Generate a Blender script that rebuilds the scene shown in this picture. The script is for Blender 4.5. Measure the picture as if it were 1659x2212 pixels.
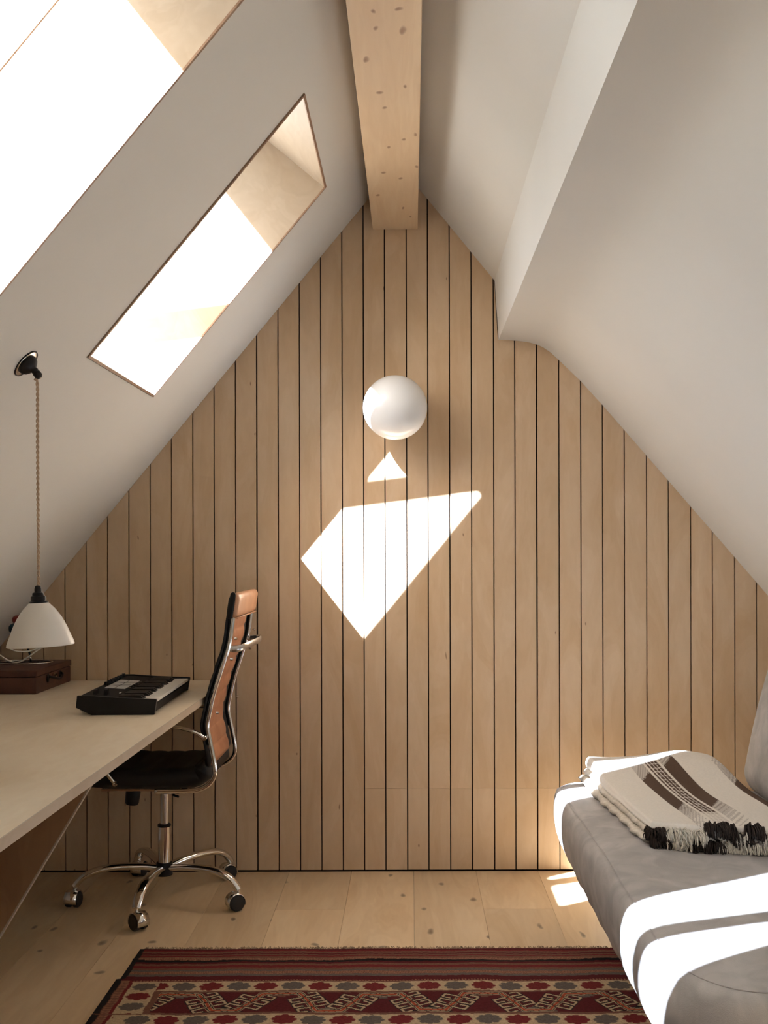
import bpy, bmesh, math, random
import numpy as np
from mathutils import Vector, Matrix
random.seed(7); np.random.seed(7)
for o in list(bpy.data.objects): bpy.data.objects.remove(o)
scn = bpy.context.scene
C = scn.collection
# The room is measured on a drawing: u = to the right, v = down from eye level, w = out from the
# gable wall; one drawing unit is 1/559 m.  P() turns that into metres (x right, y into the gable, z up).
S = 1/559.0
EYE = 687*S
def P(u, v, w): return Vector((u*S, -w*S, EYE - v*S))

# ------------------------------------------------------------------ camera
cam = bpy.data.cameras.new('camera'); camo = bpy.data.objects.new('camera', cam); C.objects.link(camo)
camo.location = P(0, 0, 2300)
camo.rotation_euler = (math.pi/2, math.radians(0.15), 0)
cam.sensor_fit = 'HORIZONTAL'; cam.sensor_width = 36; cam.lens = 36*2300/1659
cam.shift_x = -58.5/1659; cam.shift_y = 89/1659
cam.clip_start = 0.02
scn.camera = camo
# ------------------------------------------------------------------ light
SUN = Vector((.616, .823, -.787)).normalized()
world = bpy.data.worlds.new('world'); scn.world = world; world.use_nodes = True
nt = world.node_tree; bg = nt.nodes['Background']
sky = nt.nodes.new('ShaderNodeTexSky'); sky.sky_type = 'NISHITA'; sky.sun_disc = False
sky.sun_elevation = math.radians(37.4); sky.sun_rotation = math.atan2(-SUN.x, -SUN.y)
sky.air_density = 1.0; sky.dust_density = 4.0; sky.ozone_density = 1.0
hsv = nt.nodes.new('ShaderNodeHueSaturation'); hsv.inputs['Saturation'].default_value = 1.0
nt.links.new(sky.outputs[0], hsv.inputs['Color']); nt.links.new(hsv.outputs[0], bg.inputs[0])
bg.inputs[1].default_value = 0.5
sl = bpy.data.lights.new('sun', 'SUN'); sl.energy = 68; sl.angle = math.radians(.55); sl.color = (.88, .99, 1.20)
so = bpy.data.objects.new('sun', sl); C.objects.link(so)
so.rotation_euler = SUN.to_track_quat('-Z', 'Y').to_euler(); so.location = (-3, -3, 6)
scn.view_settings.view_transform = 'Standard'; scn.view_settings.look = 'None'
scn.view_settings.gamma = 1; scn.view_settings.use_curve_mapping = False
scn.view_settings.exposure = 0.50

# ------------------------------------------------------------------ materials
def mat(name, col, rough=.6, metal=0, **kw):
    m = bpy.data.materials.new(name); m.use_nodes = True
    b = m.node_tree.nodes['Principled BSDF']
    b.inputs['Base Color'].default_value = (*col, 1); b.inputs['Roughness'].default_value = rough
    b.inputs['Metallic'].default_value = metal
    for k, v in kw.items(): b.inputs[k.replace('_', ' ')].default_value = v
    return m
def N(m, t, **kw):
    n = m.node_tree.nodes.new(t)
    for k, v in kw.items():
        if k.startswith('i_'): n.inputs[k[2:].replace('_', ' ')].default_value = v
        else: setattr(n, k, v)
    return n
def L(m, a, b): m.node_tree.links.new(a, b)
def ramp(m, fac, stops):
    r = N(m, 'ShaderNodeValToRGB'); e = r.color_ramp.elements
    e[0].position, e[0].color = stops[0][0], (*stops[0][1], 1)
    e[1].position, e[1].color = stops[-1][0], (*stops[-1][1], 1)
    for p, c in stops[1:-1]:
        x = e.new(p); x.color = (*c, 1)
    L(m, fac, r.inputs[0]); return r
def coords(m, scale, offs=True, kind='Object'):
    tc = N(m, 'ShaderNodeTexCoord'); mp = N(m, 'ShaderNodeMapping'); mp.inputs['Scale'].default_value = scale
    L(m, tc.outputs[kind], mp.inputs[0])
    if offs:
        oi = N(m, 'ShaderNodeObjectInfo'); mu = N(m, 'ShaderNodeMath', operation='MULTIPLY'); mu.inputs[1].default_value = 37
        L(m, oi.outputs['Random'], mu.inputs[0]); L(m, mu.outputs[0], mp.inputs['Location'])
        return mp, oi
    return mp, None
def mixc(m, fac, a, b, mode='MIX'):
    x = N(m, 'ShaderNodeMix', data_type='RGBA', blend_type=mode)
    if isinstance(fac, (int, float)): x.inputs[0].default_value = fac
    else: L(m, fac, x.inputs[0])
    for s, i in ((a, 6), (b, 7)):
        if isinstance(s, tuple): x.inputs[i].default_value = (*s, 1)
        else: L(m, s, x.inputs[i])
    return x.outputs[2]
def bump(m, h, strength, dist=.002):
    b = N(m, 'ShaderNodeBump'); b.inputs['Strength'].default_value = strength; b.inputs['Distance'].default_value = dist
    L(m, h, b.inputs['Height']); L(m, b.outputs[0], m.node_tree.nodes['Principled BSDF'].inputs['Normal'])
def wood(name, light, dark, grain=(9, 9, 1.2), rough=.5, vary=.12, knots=None, plane='xy', swirl=2.2, kscale=(3, 3, 1.2), fine=7, lines=.05):
    m = mat(name, light, rough); b = m.node_tree.nodes['Principled BSDF']
    mp, oi = coords(m, grain)
    n1 = N(m, 'ShaderNodeTexNoise', i_Scale=1.0, i_Detail=3.0, i_Distortion=swirl); L(m, mp.outputs[0], n1.inputs['Vector'])
    mp2, _ = coords(m, tuple(g*fine for g in grain)); n2 = N(m, 'ShaderNodeTexNoise', i_Scale=1.0, i_Detail=4.0, i_Distortion=.6)
    L(m, mp2.outputs[0], n2.inputs['Vector'])
    # fine growth figure: contour lines of the broad noise
    w1 = N(m, 'ShaderNodeMath', operation='MULTIPLY'); w1.inputs[1].default_value = 55; L(m, n1.outputs[0], w1.inputs[0])
    w2 = N(m, 'ShaderNodeMath', operation='SINE'); L(m, w1.outputs[0], w2.inputs[0])
    w3 = N(m, 'ShaderNodeMath', operation='MULTIPLY_ADD'); w3.inputs[1].default_value = lines; L(m, w2.outputs[0], w3.inputs[0]); L(m, n1.outputs[0], w3.inputs[2])
    c = ramp(m, w3.outputs[0], [(.3, light), (.72, dark)]).outputs[0]
    f2 = ramp(m, n2.outputs[0], [(.35, (1, 1, 1)), (.75, (.93, .90, .87))]).outputs[0]
    c = mixc(m, .7, c, f2, 'MULTIPLY')
    hs = N(m, 'ShaderNodeHueSaturation'); ma = N(m, 'ShaderNodeMapRange'); ma.inputs[3].default_value = 1-vary; ma.inputs[4].default_value = 1+vary*.4
    L(m, oi.outputs['Random'], ma.inputs[0]); L(m, ma.outputs[0], hs.inputs['Value']); L(m, c, hs.inputs['Color']); c = hs.outputs[0]
    if knots:
        mk, _ = coords(m, kscale); nd = N(m, 'ShaderNodeTexNoise', i_Scale=3.0); L(m, mk.outputs[0], nd.inputs['Vector'])
        ad = N(m, 'ShaderNodeVectorMath', operation='MULTIPLY_ADD'); ad.inputs[1].default_value = (.22,)*3
        L(m, nd.outputs[1], ad.inputs[0]); L(m, mk.outputs[0], ad.inputs[2])
        vo = N(m, 'ShaderNodeTexVoronoi', i_Scale=knots[0], voronoi_dimensions='2D')
        sx = N(m, 'ShaderNodeSeparateXYZ'); cx_ = N(m, 'ShaderNodeCombineXYZ'); L(m, ad.outputs[0], sx.inputs[0])
        L(m, sx.outputs[0], cx_.inputs[0]); L(m, sx.outputs[2 if plane == 'xz' else 1], cx_.inputs[1]); L(m, cx_.outputs[0], vo.inputs['Vector'])
        k = ramp(m, vo.outputs['Distance'], [(0, (1, 1, 1)), (knots[1]*.5, (.75,)*3), (knots[1], (0, 0, 0))]).outputs[0]
        sp = N(m, 'ShaderNodeSeparateColor'); L(m, vo.outputs['Color'], sp.inputs[0])
        gt = N(m, 'ShaderNodeMath', operation='GREATER_THAN'); gt.inputs[1].default_value = knots[2]; L(m, sp.outputs[0], gt.inputs[0])
        mm = N(m, 'ShaderNodeMath', operation='MULTIPLY'); L(m, k, mm.inputs[0]); L(m, gt.outputs[0], mm.inputs[1])
        m2 = N(m, 'ShaderNodeMath', operation='MULTIPLY'); m2.inputs[1].default_value = .85; L(m, mm.outputs[0], m2.inputs[0])
        c = mixc(m, m2.outputs[0], c, knots[3])
    L(m, c, b.inputs['Base Color']); bump(m, n2.outputs[0], .06)
    return m
def fabric(name, col, col2, scale=60, rough=.95, bscale=900, bs=.25):
    m = mat(name, col, rough); b = m.node_tree.nodes['Principled BSDF']; b.inputs['Specular IOR Level'].default_value = .15
    mp, _ = coords(m, (1, 1, 1), False); n = N(m, 'ShaderNodeTexNoise', i_Scale=scale, i_Detail=5.0, i_Distortion=.8); L(m, mp.outputs[0], n.inputs['Vector'])
    L(m, ramp(m, n.outputs[0], [(.35, col2), (.65, col)]).outputs[0], b.inputs['Base Color'])
    n3 = N(m, 'ShaderNodeTexNoise', i_Scale=bscale, i_Detail=2.0); L(m, mp.outputs[0], n3.inputs['Vector']); bump(m, n3.outputs[0], bs)
    return m
def attrmat(name, rough=.95, bscale=700, bs=.5, lo=.72, hi=1.1):
    m = mat(name, (.5, .5, .5), rough); b = m.node_tree.nodes['Principled BSDF']; b.inputs['Specular IOR Level'].default_value = .1
    a = N(m, 'ShaderNodeVertexColor', layer_name='weave')
    mp, _ = coords(m, (1, 1, 1), False); n = N(m, 'ShaderNodeTexNoise', i_Scale=160, i_Detail=4.0); L(m, mp.outputs[0], n.inputs['Vector'])
    v = ramp(m, n.outputs[0], [(.3, (lo,)*3), (.7, (hi,)*3)]).outputs[0]
    L(m, mixc(m, 1.0, a.outputs[0], v, 'MULTIPLY'), b.inputs['Base Color'])
    n3 = N(m, 'ShaderNodeTexNoise', i_Scale=bscale, i_Detail=2.0); L(m, mp.outputs[0], n3.inputs['Vector']); bump(m, n3.outputs[0], bs)
    return m
PLY_L, PLY_D = (.73, .55, .37), (.645, .45, .27)
M = {}
M['ply'] = wood('birch_plywood', PLY_L, PLY_D, grain=(5, 5, 1.6), vary=.06, knots=(1.6, .022, .80, (.22, .11, .06)), kscale=(4, 1, 1.8), lines=.03, plane='xz')
M['ply_reveal'] = wood('birch_reveal', (.56, .465, .355), (.48, .385, .28), grain=(3, 1.5, 3), vary=.03)
M['ply_edge'] = wood('plywood_edge', (.40, .25, .16), (.27, .16, .10), grain=(60, 60, 60), vary=.05, swirl=.3)
M['desk'] = wood('desk_ply', (.86, .745, .57), (.80, .665, .48), grain=(4, 1.3, 4), vary=.02, rough=.42)
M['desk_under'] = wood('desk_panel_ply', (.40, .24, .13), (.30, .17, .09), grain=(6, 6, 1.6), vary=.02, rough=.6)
M['pine'] = wood('spruce_beam', (.76, .58, .38), (.68, .48, .29), grain=(10, .8, 10), vary=0, rough=.45, swirl=.7,
                 knots=(2.6, .085, .35, (.22, .08, .03)), kscale=(4.4, 2.2, 1))
M['floor'] = wood('oak_floor', (.80, .615, .39), (.68, .485, .28), grain=(6, 1.0, 6), vary=.18, rough=.38, swirl=1.3,
                  knots=(2.0, .085, .38, (.13, .075, .042)), kscale=(3.4, 2.0, 1))
M['gap'] = mat('dark_gap', (.018, .012, .010), .9)
M['backing'] = mat('wall_backing', (.03, .018, .012), .9)
def plaster(name, col):
    m = mat(name, col, .85); mp, _ = coords(m, (1, 1, 1), False)
    n = N(m, 'ShaderNodeTexNoise', i_Scale=2.2, i_Detail=3.0); L(m, mp.outputs[0], n.inputs['Vector'])
    L(m, ramp(m, n.outputs[0], [(.3, tuple(c*.965 for c in col)), (.7, col)]).outputs[0], m.node_tree.nodes['Principled BSDF'].inputs['Base Color'])
    n2 = N(m, 'ShaderNodeTexNoise', i_Scale=180, i_Detail=2.0); L(m, mp.outputs[0], n2.inputs['Vector']); bump(m, n2.outputs[0], .05)
    return m
M['plaster'] = plaster('warm_white_plaster', (.75, .73, .685))
M['frame_white'] = mat('white_lacquered_wood', (.82, .78, .70), .4)
M['alu'] = mat('grey_cladding', (.22, .23, .24), .45, .6)
M['chrome'] = mat('polished_chrome', (.78, .76, .73), .10, 1.0)
M['steel'] = mat('satin_metal', (.62, .60, .57), .26, 1.0)
M['black'] = mat('black_plastic', (.006, .006, .007), .42, Specular_IOR_Level=.3)
M['black_matte'] = mat('matt_black', (.010, .010, .010), .7, Specular_IOR_Level=.2)
M['wheel'] = mat('wheel_rubber', (.01, .01, .01), .5)
M['glasswhite'] = mat('opal_glass', (.92, .94, .96), .22)
M['china'] = mat('bone_china', (.80, .76, .70), .35)
M['cord'] = fabric('braided_cord', (.62, .47, .34), (.48, .35, .24), 300)
M['cable'] = mat('white_cable', (.70, .66, .58), .5)
M['keywhite'] = mat('ivory_key', (.80, .77, .70), .3)
M['label'] = mat('printed_panel', (.52, .52, .50), .5)
M['redcap'] = mat('dark_red_lacquer', (.20, .02, .018), .35)
M['bluecap'] = mat('dark_blue_lacquer', (.012, .05, .07), .35)
def leather(name, c1, c2, rough=.42):
    m = fabric(name, c1, c2, 14, rough, 420, .2); m.node_tree.nodes['Principled BSDF'].inputs['Specular IOR Level'].default_value = .5; return m
M['tan'] = leather('tan_leather', (.50, .235, .125), (.40, .17, .085))
M['tan_light'] = leather('pale_tan_leather', (.60, .33, .19), (.52, .27, .15), .36)
M['dark_leather'] = leather('dark_leather', (.006, .005, .005), (.004, .004, .004), .6)
M['case'] = leather('suitcase_leather', (.11, .042, .026), (.07, .026, .017), .5)
M['suede'] = fabric('grey_suede', (.49, .465, .44), (.385, .365, .345), 11, .95, 500, .35)
M['wool'] = attrmat('woven_wool', lo=.93, hi=1.02); M['kilim'] = attrmat('kilim_weave', bscale=500)
M['cream_wool'] = fabric('cream_wool', (.74, .68, .58), (.62, .56, .46), 60, .95, 500, .5)
M['dark_wool'] = fabric('dark_wool', (.045, .032, .026), (.03, .022, .018), 60, .95, 500, .5)
M['fringe'] = fabric('warp_fringe', (.42, .31, .21), (.22, .15, .10), 60)
g = bpy.data.materials.new('window_glass'); g.use_nodes = True; t = g.node_tree; t.nodes.clear()
o_ = t.nodes.new('ShaderNodeOutputMaterial'); mx = t.nodes.new('ShaderNodeMixShader'); tr = t.nodes.new('ShaderNodeBsdfTransparent')
gl = t.nodes.new('ShaderNodeBsdfGlossy'); gl.inputs['Roughness'].default_value = .02; tr.inputs[0].default_value = (.94, .96, .95, 1)
fr = t.nodes.new('ShaderNodeFresnel'); fr.inputs[0].default_value = 1.3
t.links.new(fr.outputs[0], mx.inputs[0]); t.links.new(tr.outputs[0], mx.inputs[1]); t.links.new(gl.outputs[0], mx.inputs[2]); t.links.new(mx.outputs[0], o_.inputs[0])
M['glass'] = g

# ------------------------------------------------------------------ builders
WL = {}
def link(o, parent=None, loc=(0, 0, 0)):
    loc = Vector(loc); C.objects.link(o)
    if parent is not None: o.parent = parent; o.location = loc - WL[parent.name]
    else: o.location = loc
    WL[o.name] = loc; return o
def tag(o, label=None, cat=None, group=None, kind=None):
    for k, v in (('label', label), ('category', cat), ('group', group), ('kind', kind)):
        if v: o[k] = v
    return o
def thing(name, label, cat, loc, group=None):
    return tag(link(bpy.data.objects.new(name, None), None, loc), label, cat, group)
def obj(name, geo, m, parent=None, loc=None, smooth=False, sharp=None):
    """geo = (world verts, faces); the mesh is stored relative to loc (default: the parent's place)"""
    vs, fs = geo
    if loc is None: loc = WL[parent.name] if parent is not None else sum((Vector(v) for v in vs), Vector())/len(vs)
    loc = Vector(loc)
    me = bpy.data.meshes.new(name); me.from_pydata([tuple(Vector(v)-loc) for v in vs], [], [tuple(f) for f in fs])
    bm = bmesh.new(); bm.from_mesh(me); bmesh.ops.recalc_face_normals(bm, faces=bm.faces); bm.to_mesh(me); bm.free()
    for x in (m if isinstance(m, (list, tuple)) else [m]): me.materials.append(x)
    if smooth or sharp:
        me.shade_smooth()
        if sharp: me.set_sharp_from_angle(angle=math.radians(sharp))
    return link(bpy.data.objects.new(name, me), parent, loc)
def join(*gs):
    V, F = [], []
    for v, f in gs:
        n = len(V); V += [Vector(x) for x in v]; F += [tuple(i+n for i in q) for q in f]
    return V, F
def box(u0, u1, v0, v1, w0, w1):
    vs = [P(u, v, w) for u in (u0, u1) for v in (v0, v1) for w in (w0, w1)]
    return vs, [(0, 1, 3, 2), (4, 6, 7, 5), (0, 4, 5, 1), (2, 3, 7, 6), (0, 2, 6, 4), (1, 5, 7, 3)]
def prism(poly, w0, w1):
    n = len(poly); vs = [P(a, b, w0) for a, b in poly]+[P(a, b, w1) for a, b in poly]
    return vs, [tuple(range(n)), tuple(range(2*n-1, n-1, -1))]+[(i, (i+1) % n, n+(i+1) % n, n+i) for i in range(n)]
def obox(c, ax, ay, az):
    """box from centre and three half-axis vectors (metres)"""
    c = Vector(c); vs = [c+ax*a+ay*b+az*d for a in (-1, 1) for b in (-1, 1) for d in (-1, 1)]
    return vs, [(0, 1, 3, 2), (4, 6, 7, 5), (0, 4, 5, 1), (2, 3, 7, 6), (0, 2, 6, 4), (1, 5, 7, 3)]
def bevel(o, w, seg=2):
    md = o.modifiers.new('bevel', 'BEVEL'); md.width = w; md.segments = seg; md.limit_method = 'ANGLE'; md.angle_limit = math.radians(35); return o
def smoothpath(pts, sub=6, closed=False):
    pts = [Vector(p) for p in pts]; n = len(pts); out = []
    for i in range(n if closed else n-1):
        p0 = pts[(i-1) % n] if closed or i > 0 else pts[0]*2-pts[1]
        p1 = pts[i]; p2 = pts[(i+1) % n]
        p3 = pts[(i+2) % n] if closed or i+2 < n else p2*2-p1
        for k in range(sub):
            t = k/sub
            out.append(.5*((2*p1)+(p2-p0)*t+(2*p0-5*p1+4*p2-p3)*t*t+(3*p1-p0-3*p2+p3)*t**3))
    if not closed: out.append(pts[-1])
    return out
def tube(path, ra, rb=None, seg=10, closed=False, up=None):
    """swept ellipse; ra along the 'up' side direction, rb across; radii in metres, number or function of 0..1"""
    path = [Vector(p) for p in path]; n = len(path); vs = []; fs = []
    fa = ra if callable(ra) else (lambda t: ra); fb = (rb if callable(rb) else (lambda t: rb)) if rb is not None else fa
    nrm = None
    for i, p in enumerate(path):
        if closed: tg = path[(i+1) % n]-path[i-1]
        else: tg = path[min(i+1, n-1)]-path[max(i-1, 0)]
        tg = tg.normalized()
        if up is not None: a = (Vector(up)-tg*Vector(up).dot(tg)).normalized()
        elif nrm is None: a = tg.orthogonal().normalized()
        else: a = (nrm-tg*nrm.dot(tg)).normalized()
        nrm = a; b = tg.cross(a); t = i/max(1, n-1)
        for k in range(seg):
            q = 2*math.pi*k/seg; vs.append(p+a*math.cos(q)*fa(t)+b*math.sin(q)*fb(t))
    m_ = n if closed else n-1
    for i in range(m_):
        for k in range(seg):
            j = (i+1) % n; fs.append((i*seg+k, i*seg+(k+1) % seg, j*seg+(k+1) % seg, j*seg+k))
    if not closed: fs += [tuple(range(seg))[::-1], tuple(range((n-1)*seg, n*seg))]
    return vs, fs
def lathe(base, axis, prof, seg=32):
    """prof = (distance along axis, radius) in metres"""
    base = Vector(base); ax = Vector(axis).normalized(); a = ax.orthogonal().normalized(); b = ax.cross(a); vs = []; fs = []
    for h, r in prof:
        for k in range(seg):
            q = 2*math.pi*k/seg; vs.append(base+ax*h+(a*math.cos(q)+b*math.sin(q))*max(r, 1e-5))
    for i in range(len(prof)-1):
        for k in range(seg): fs.append((i*seg+k, i*seg+(k+1) % seg, (i+1)*seg+(k+1) % seg, (i+1)*seg+k))
    fs += [tuple(range(seg))[::-1], tuple(range((len(prof)-1)*seg, len(prof)*seg))]
    return vs, fs
def rbox(c, half, rad, n=10, axes=None, disp=None):
    """rounded box: half sizes and corner radii per axis (metres)"""
    bm = bmesh.new(); bmesh.ops.create_cube(bm, size=2)
    bmesh.ops.subdivide_edges(bm, edges=bm.edges[:], cuts=n, use_grid_fill=True)
    h = Vector(half); r = Vector(rad); ax = axes or (Vector((1, 0, 0)), Vector((0, 1, 0)), Vector((0, 0, 1)))
    vs = []
    for v in bm.verts:
        d = [0, 0, 0]; inn = [0, 0, 0]
        for i in range(3):
            t = v.co[i]; e = (h[i]-r[i])/h[i] if h[i] > 0 else 0
            # spread half of the rows into the rounded rim
            s = 1 if t > 0 else -1; x = abs(t)
            if x < .5: inn[i] = s*x/.5*(h[i]-r[i]); d[i] = 0
            else: inn[i] = s*(h[i]-r[i]); d[i] = s*(x-.5)/.5
        dv = Vector([math.tan(q*math.pi/4) for q in d]); l = dv.length; mx_ = max(abs(q) for q in dv)
        if l > 1e-6: dv = dv*(mx_/l)
        p = Vector([inn[i]+dv[i]*r[i] for i in range(3)])
        if disp: p = disp(p)
        vs.append(Vector(c)+ax[0]*p[0]+ax[1]*p[1]+ax[2]*p[2])
    fs = [tuple(x.index for x in f.verts) for f in bm.faces]; bm.free()
    return vs, fs
X, Y, Z = Vector((1, 0, 0)), Vector((0, 1, 0)), Vector((0, 0, 1))

# ------------------------------------------------------------------ room shell
WEND = 3300
ROOF = lambda u: -875.3-1.208*u                       # underside of the left slope
DN = Vector((.637, -.770)); DO = Vector((-.770, -.637)) # up the slope, out through the slope
def RP(s, d, w):                                      # point on the left roof: s up the slope from the sill line, d outwards
    return P(-481+s*DN.x+d*DO.x, -293+s*DN.y+d*DO.y, w)
SLEN, RD = 508, 249
WINDOWS = [(317, 718), (1070, 1471), (1823, 2270), (2576, 2977)]  # the last opening is out of view, added for ambient fill
def left_ceiling():
    s0, s1 = -816, 714
    ss = [s0, -1, SLEN+1, s1]; ws = [0]
    for a, b in WINDOWS: ws += [a-1, b+1]
    ws.append(WEND); V, F = [], []
    idx = {}
    def q(i, j, d):
        k = (i, j, d)
        if k not in idx: idx[k] = len(V); V.append(RP(ss[i], d, ws[j]))
        return idx[k]
    for i in range(3):
        for j in range(len(ws)-1):
            hole = (i == 1 and j % 2 == 1)
            if hole:
                for (a, b) in (((i, j), (i+1, j)), ((i+1, j), (i+1, j+1)), ((i+1, j+1), (i, j+1)), ((i, j+1), (i, j))):
                    F.append((q(*a, 0), q(*b, 0), q(*b, RD), q(*a, RD)))
            else:
                for d in (0, RD): F.append((q(i, j, d), q(i+1, j, d), q(i+1, j+1, d), q(i, j+1, d)))
    n = len(ws)-1
    for j in range(n):
        for i in (0, 3): F.append((q(i, j, 0), q(i, j+1, 0), q(i, j+1, RD), q(i, j, RD)))
    for i in range(3):
        for j in (0, n): F.append((q(i, j, 0), q(i+1, j, 0), q(i+1, j, RD), q(i, j, RD)))
    return V, F
tag(obj('ceiling', left_ceiling(), M['plaster'], loc=P(-500, -300, 1600)), 'white plastered left roof slope with skylights', kind='structure')
rp = [(-26.6, -843), (182, -588), (190, -460), (212, -459.5), (232, -458), (252, -455.5), (270, -451), (286, -444), (302, -433), (320, -416.5), (343, -394),
      (367, -371), (414, -319), (461, -265), (771, 94), (1000, 360)]
outer = [(1320, 360), (700, -420), (-26.6, -1250)]
tag(obj('ceiling', prism(rp+outer, 0, WEND), M['plaster'], loc=P(400, -300, 1600), sharp=22), 'white right roof slope with a boxed soffit', kind='structure')
tag(obj('wall_left', box(-1000, -960, 290, 687, 0, WEND), M['plaster']), kind='structure')
tag(obj('wall_right', box(950, 990, 302, 687, 0, WEND), M['plaster']), kind='structure')
tag(obj('wall_front', prism([(-1400, 760), (1400, 760), (1400, 200), (0, -1300), (-1400, 300)], WEND+1, WEND+60), M['plaster']), kind='structure')
# gable wall with its vertical boards
wb = tag(obj('wall_back', prism([(-1400, 760), (1400, 760), (1400, 200), (0, -1300), (-1400, 300)], -90, -9), M['backing']), 'gable wall lined with vertical birch plywood boards', kind='structure')
def top(u):
    if u < -26.6: return ROOF(u)
    for (a, b), (c, d) in zip(rp, rp[1:]):
        if a <= u <= c: return b+(d-b)*(u-a)/(c-a)
    return 300
gl_ = [-102-46.15*k for k in range(1, 20)][::-1]
gr_ = [-102, -56, -9, 37, 84, 131, 179, 225, 272, 320, 367, 414, 461, 509, 556, 604, 651, 699, 746, 794, 841, 888, 935]
grooves = gl_+gr_
heavy = {-333: 1.9, 272: 1.9}
for a, b in zip(grooves, grooves[1:]):
    ga = 1.6 if abs(a+332) < 3 or abs(a-272) < 3 else 1.3
    gb = 1.6 if abs(b+332) < 3 or abs(b-272) < 3 else 1.3
    a2, b2 = a+ga, b-gb
    xs = sorted({a2, b2} | {p[0] for p in rp if a2 < p[0] < b2})
    tp = [(x, max(top(x)-4, -860)) for x in xs]
    if abs(a-179) < 2: tp = [(a2, top(a2)-4), (181, -590), (188.5, -463), (b2, -463)]
    split = 508 if (-140 <= a < 272 or a > 271) else None
    zs = [(tp, split if split else 683.5)] + ([([(a2, split+.35), (b2, split+.35)], 683.5)] if split else [])
    for t_, bot in zs:
        poly = t_+[(b2, bot), (a2, bot)]
        cu, cv = (a2+b2)/2, sum(p[1] for p in poly)/len(poly)
        off = random.uniform(-.5, .3)
        obj('board', prism(poly, -8, off), M['ply'], wb, loc=P(cu, cv, 0))
# floor boards
fl = tag(obj('floor', box(-1010, 1000, 700, 760, -8, WEND), M['gap']), 'pale oak floor of wide knotty boards', kind='structure')
edges = [4+134*k for k in range(-8, 9)]
joints = {-264: [245, 1400], 138: [245, 1300], -130: [760, 2000], 4: [980, 2300], -398: [820, 1900], -532: [1250, 2500], 272: [900], 406: [500, 1700]}
for a in edges[:-1]:
    lo, hi = max(a, -958), min(a+134, 948)
    if hi-lo < 20: continue
    cuts = [0]+joints.get(a, [random.randint(500, 1100), random.randint(1500, 2500)])+[WEND]
    for c0, c1 in zip(cuts, cuts[1:]):
        o = obj('floor_board', box(lo+.25, hi-.25, 687+random.uniform(0, .15), 699, c0+.25, c1-.25), M['floor'], fl, loc=P((lo+hi)/2, 690, (c0+c1)/2))
# skylights
PANE_OPEN = [math.atan(.125), math.atan(.6), math.atan(.5), math.atan(.6)]
labels = ['skylight nearest the gable, its top-hung sash wide open', 'nearer skylight at the upper left, its sash slightly open', 'skylight behind the camera side', 'unseen skylight added behind the camera for fill light']
for wi, (wa, wz) in enumerate(WINDOWS):
    base = RP(0, 0, (wa+wz)/2)
    win = tag(link(bpy.data.objects.new('window_%d' % (wi+1), None), None, base), labels[wi], kind='structure')
    T, lip, D1 = 4.5, -2.5, 158
    def slab(s0, s1, d0, d1, w0, w1):
        vs = [RP(s, d, w) for s in (s0, s1) for d in (d0, d1) for w in (w0, w1)]
        return vs, [(0, 1, 3, 2), (4, 6, 7, 5), (0, 4, 5, 1), (2, 3, 7, 6), (0, 2, 6, 4), (1, 5, 7, 3)]
    # plywood reveal: four boards, the raw edges towards the room
    for (s0, s1, w0, w1) in ((0, SLEN, wa, wa+T), (0, SLEN, wz-T, wz), (0, T, wa+T, wz-T), (SLEN-T, SLEN, wa+T, wz-T)):
        rv = obj('reveal_board', slab(s0, s1, 0, D1, w0, w1), M['ply_reveal'], win)
        obj('board_edge', slab(s0, s1, lip, 0, w0, w1), M['ply_edge'], rv)
    # brown shadow joint then white painted frame
    fr_ = obj('window_frame', join(slab(0, SLEN, D1+4, RD+6, wa, wa+5), slab(0, SLEN, D1+4, RD+6, wz-5, wz), slab(0, 6, D1+4, RD+6, wa+5, wz-5), slab(SLEN-50, SLEN, RD-40, RD+6, wa+5, wz-5)), M['frame_white'], win)
    obj('shadow_joint', join(slab(0, SLEN, D1, D1+4, wa, wa+3.5), slab(0, SLEN, D1, D1+4, wz-3.5, wz), slab(0, 3.5, D1, D1+4, wa+3.5, wz-3.5), slab(SLEN-3.5, SLEN, D1, D1+4, wa+3.5, wz-3.5)), M['ply_edge'], fr_)
    # sash hinged along its top edge, swung outwards
    hs = SLEN-50; hu, hv = -481+hs*DN.x+(RD+10)*DO.x, -293+hs*DN.y+(RD+10)*DO.y
    th = PANE_OPEN[wi]; ex = Vector((-math.cos(th), math.sin(th))); en = Vector((-math.sin(th), -math.cos(th)))
    def SP(a, d, w): return P(hu+a*ex.x+d*en.x, hv+a*ex.y+d*en.y, w)
    def sb(a0, a1, d0, d1, w0, w1):
        vs = [SP(a, d, w) for a in (a0, a1) for d in (d0, d1) for w in (w0, w1)]
        return vs, [(0, 1, 3, 2), (4, 6, 7, 5), (0, 4, 5, 1), (2, 3, 7, 6), (0, 2, 6, 4), (1, 5, 7, 3)]
    HL = hs+12
    sash = obj('sash', join(sb(0, HL, 0, 15, wa-8, wa+34), sb(0, HL, 0, 15, wz-48, wz-5), sb(0, 58, 0, 15, wa+34, wz-48), sb(HL-45, HL, 0, 15, wa+34, wz-48)), M['alu'], win)
    obj('glass_pane', sb(50, HL-40, 5, 9, wa+30, wz-44), M['glass'], sash)
# ridge beam
beam = bevel(tag(obj('ridge_beam', box(-81, 16, -835, -699, 0.5, WEND-1), M['pine'], loc=P(-32, -760, 1500)), 'knotty pale spruce beam running along the ridge of the ceiling', 'beam'), .002)

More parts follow.
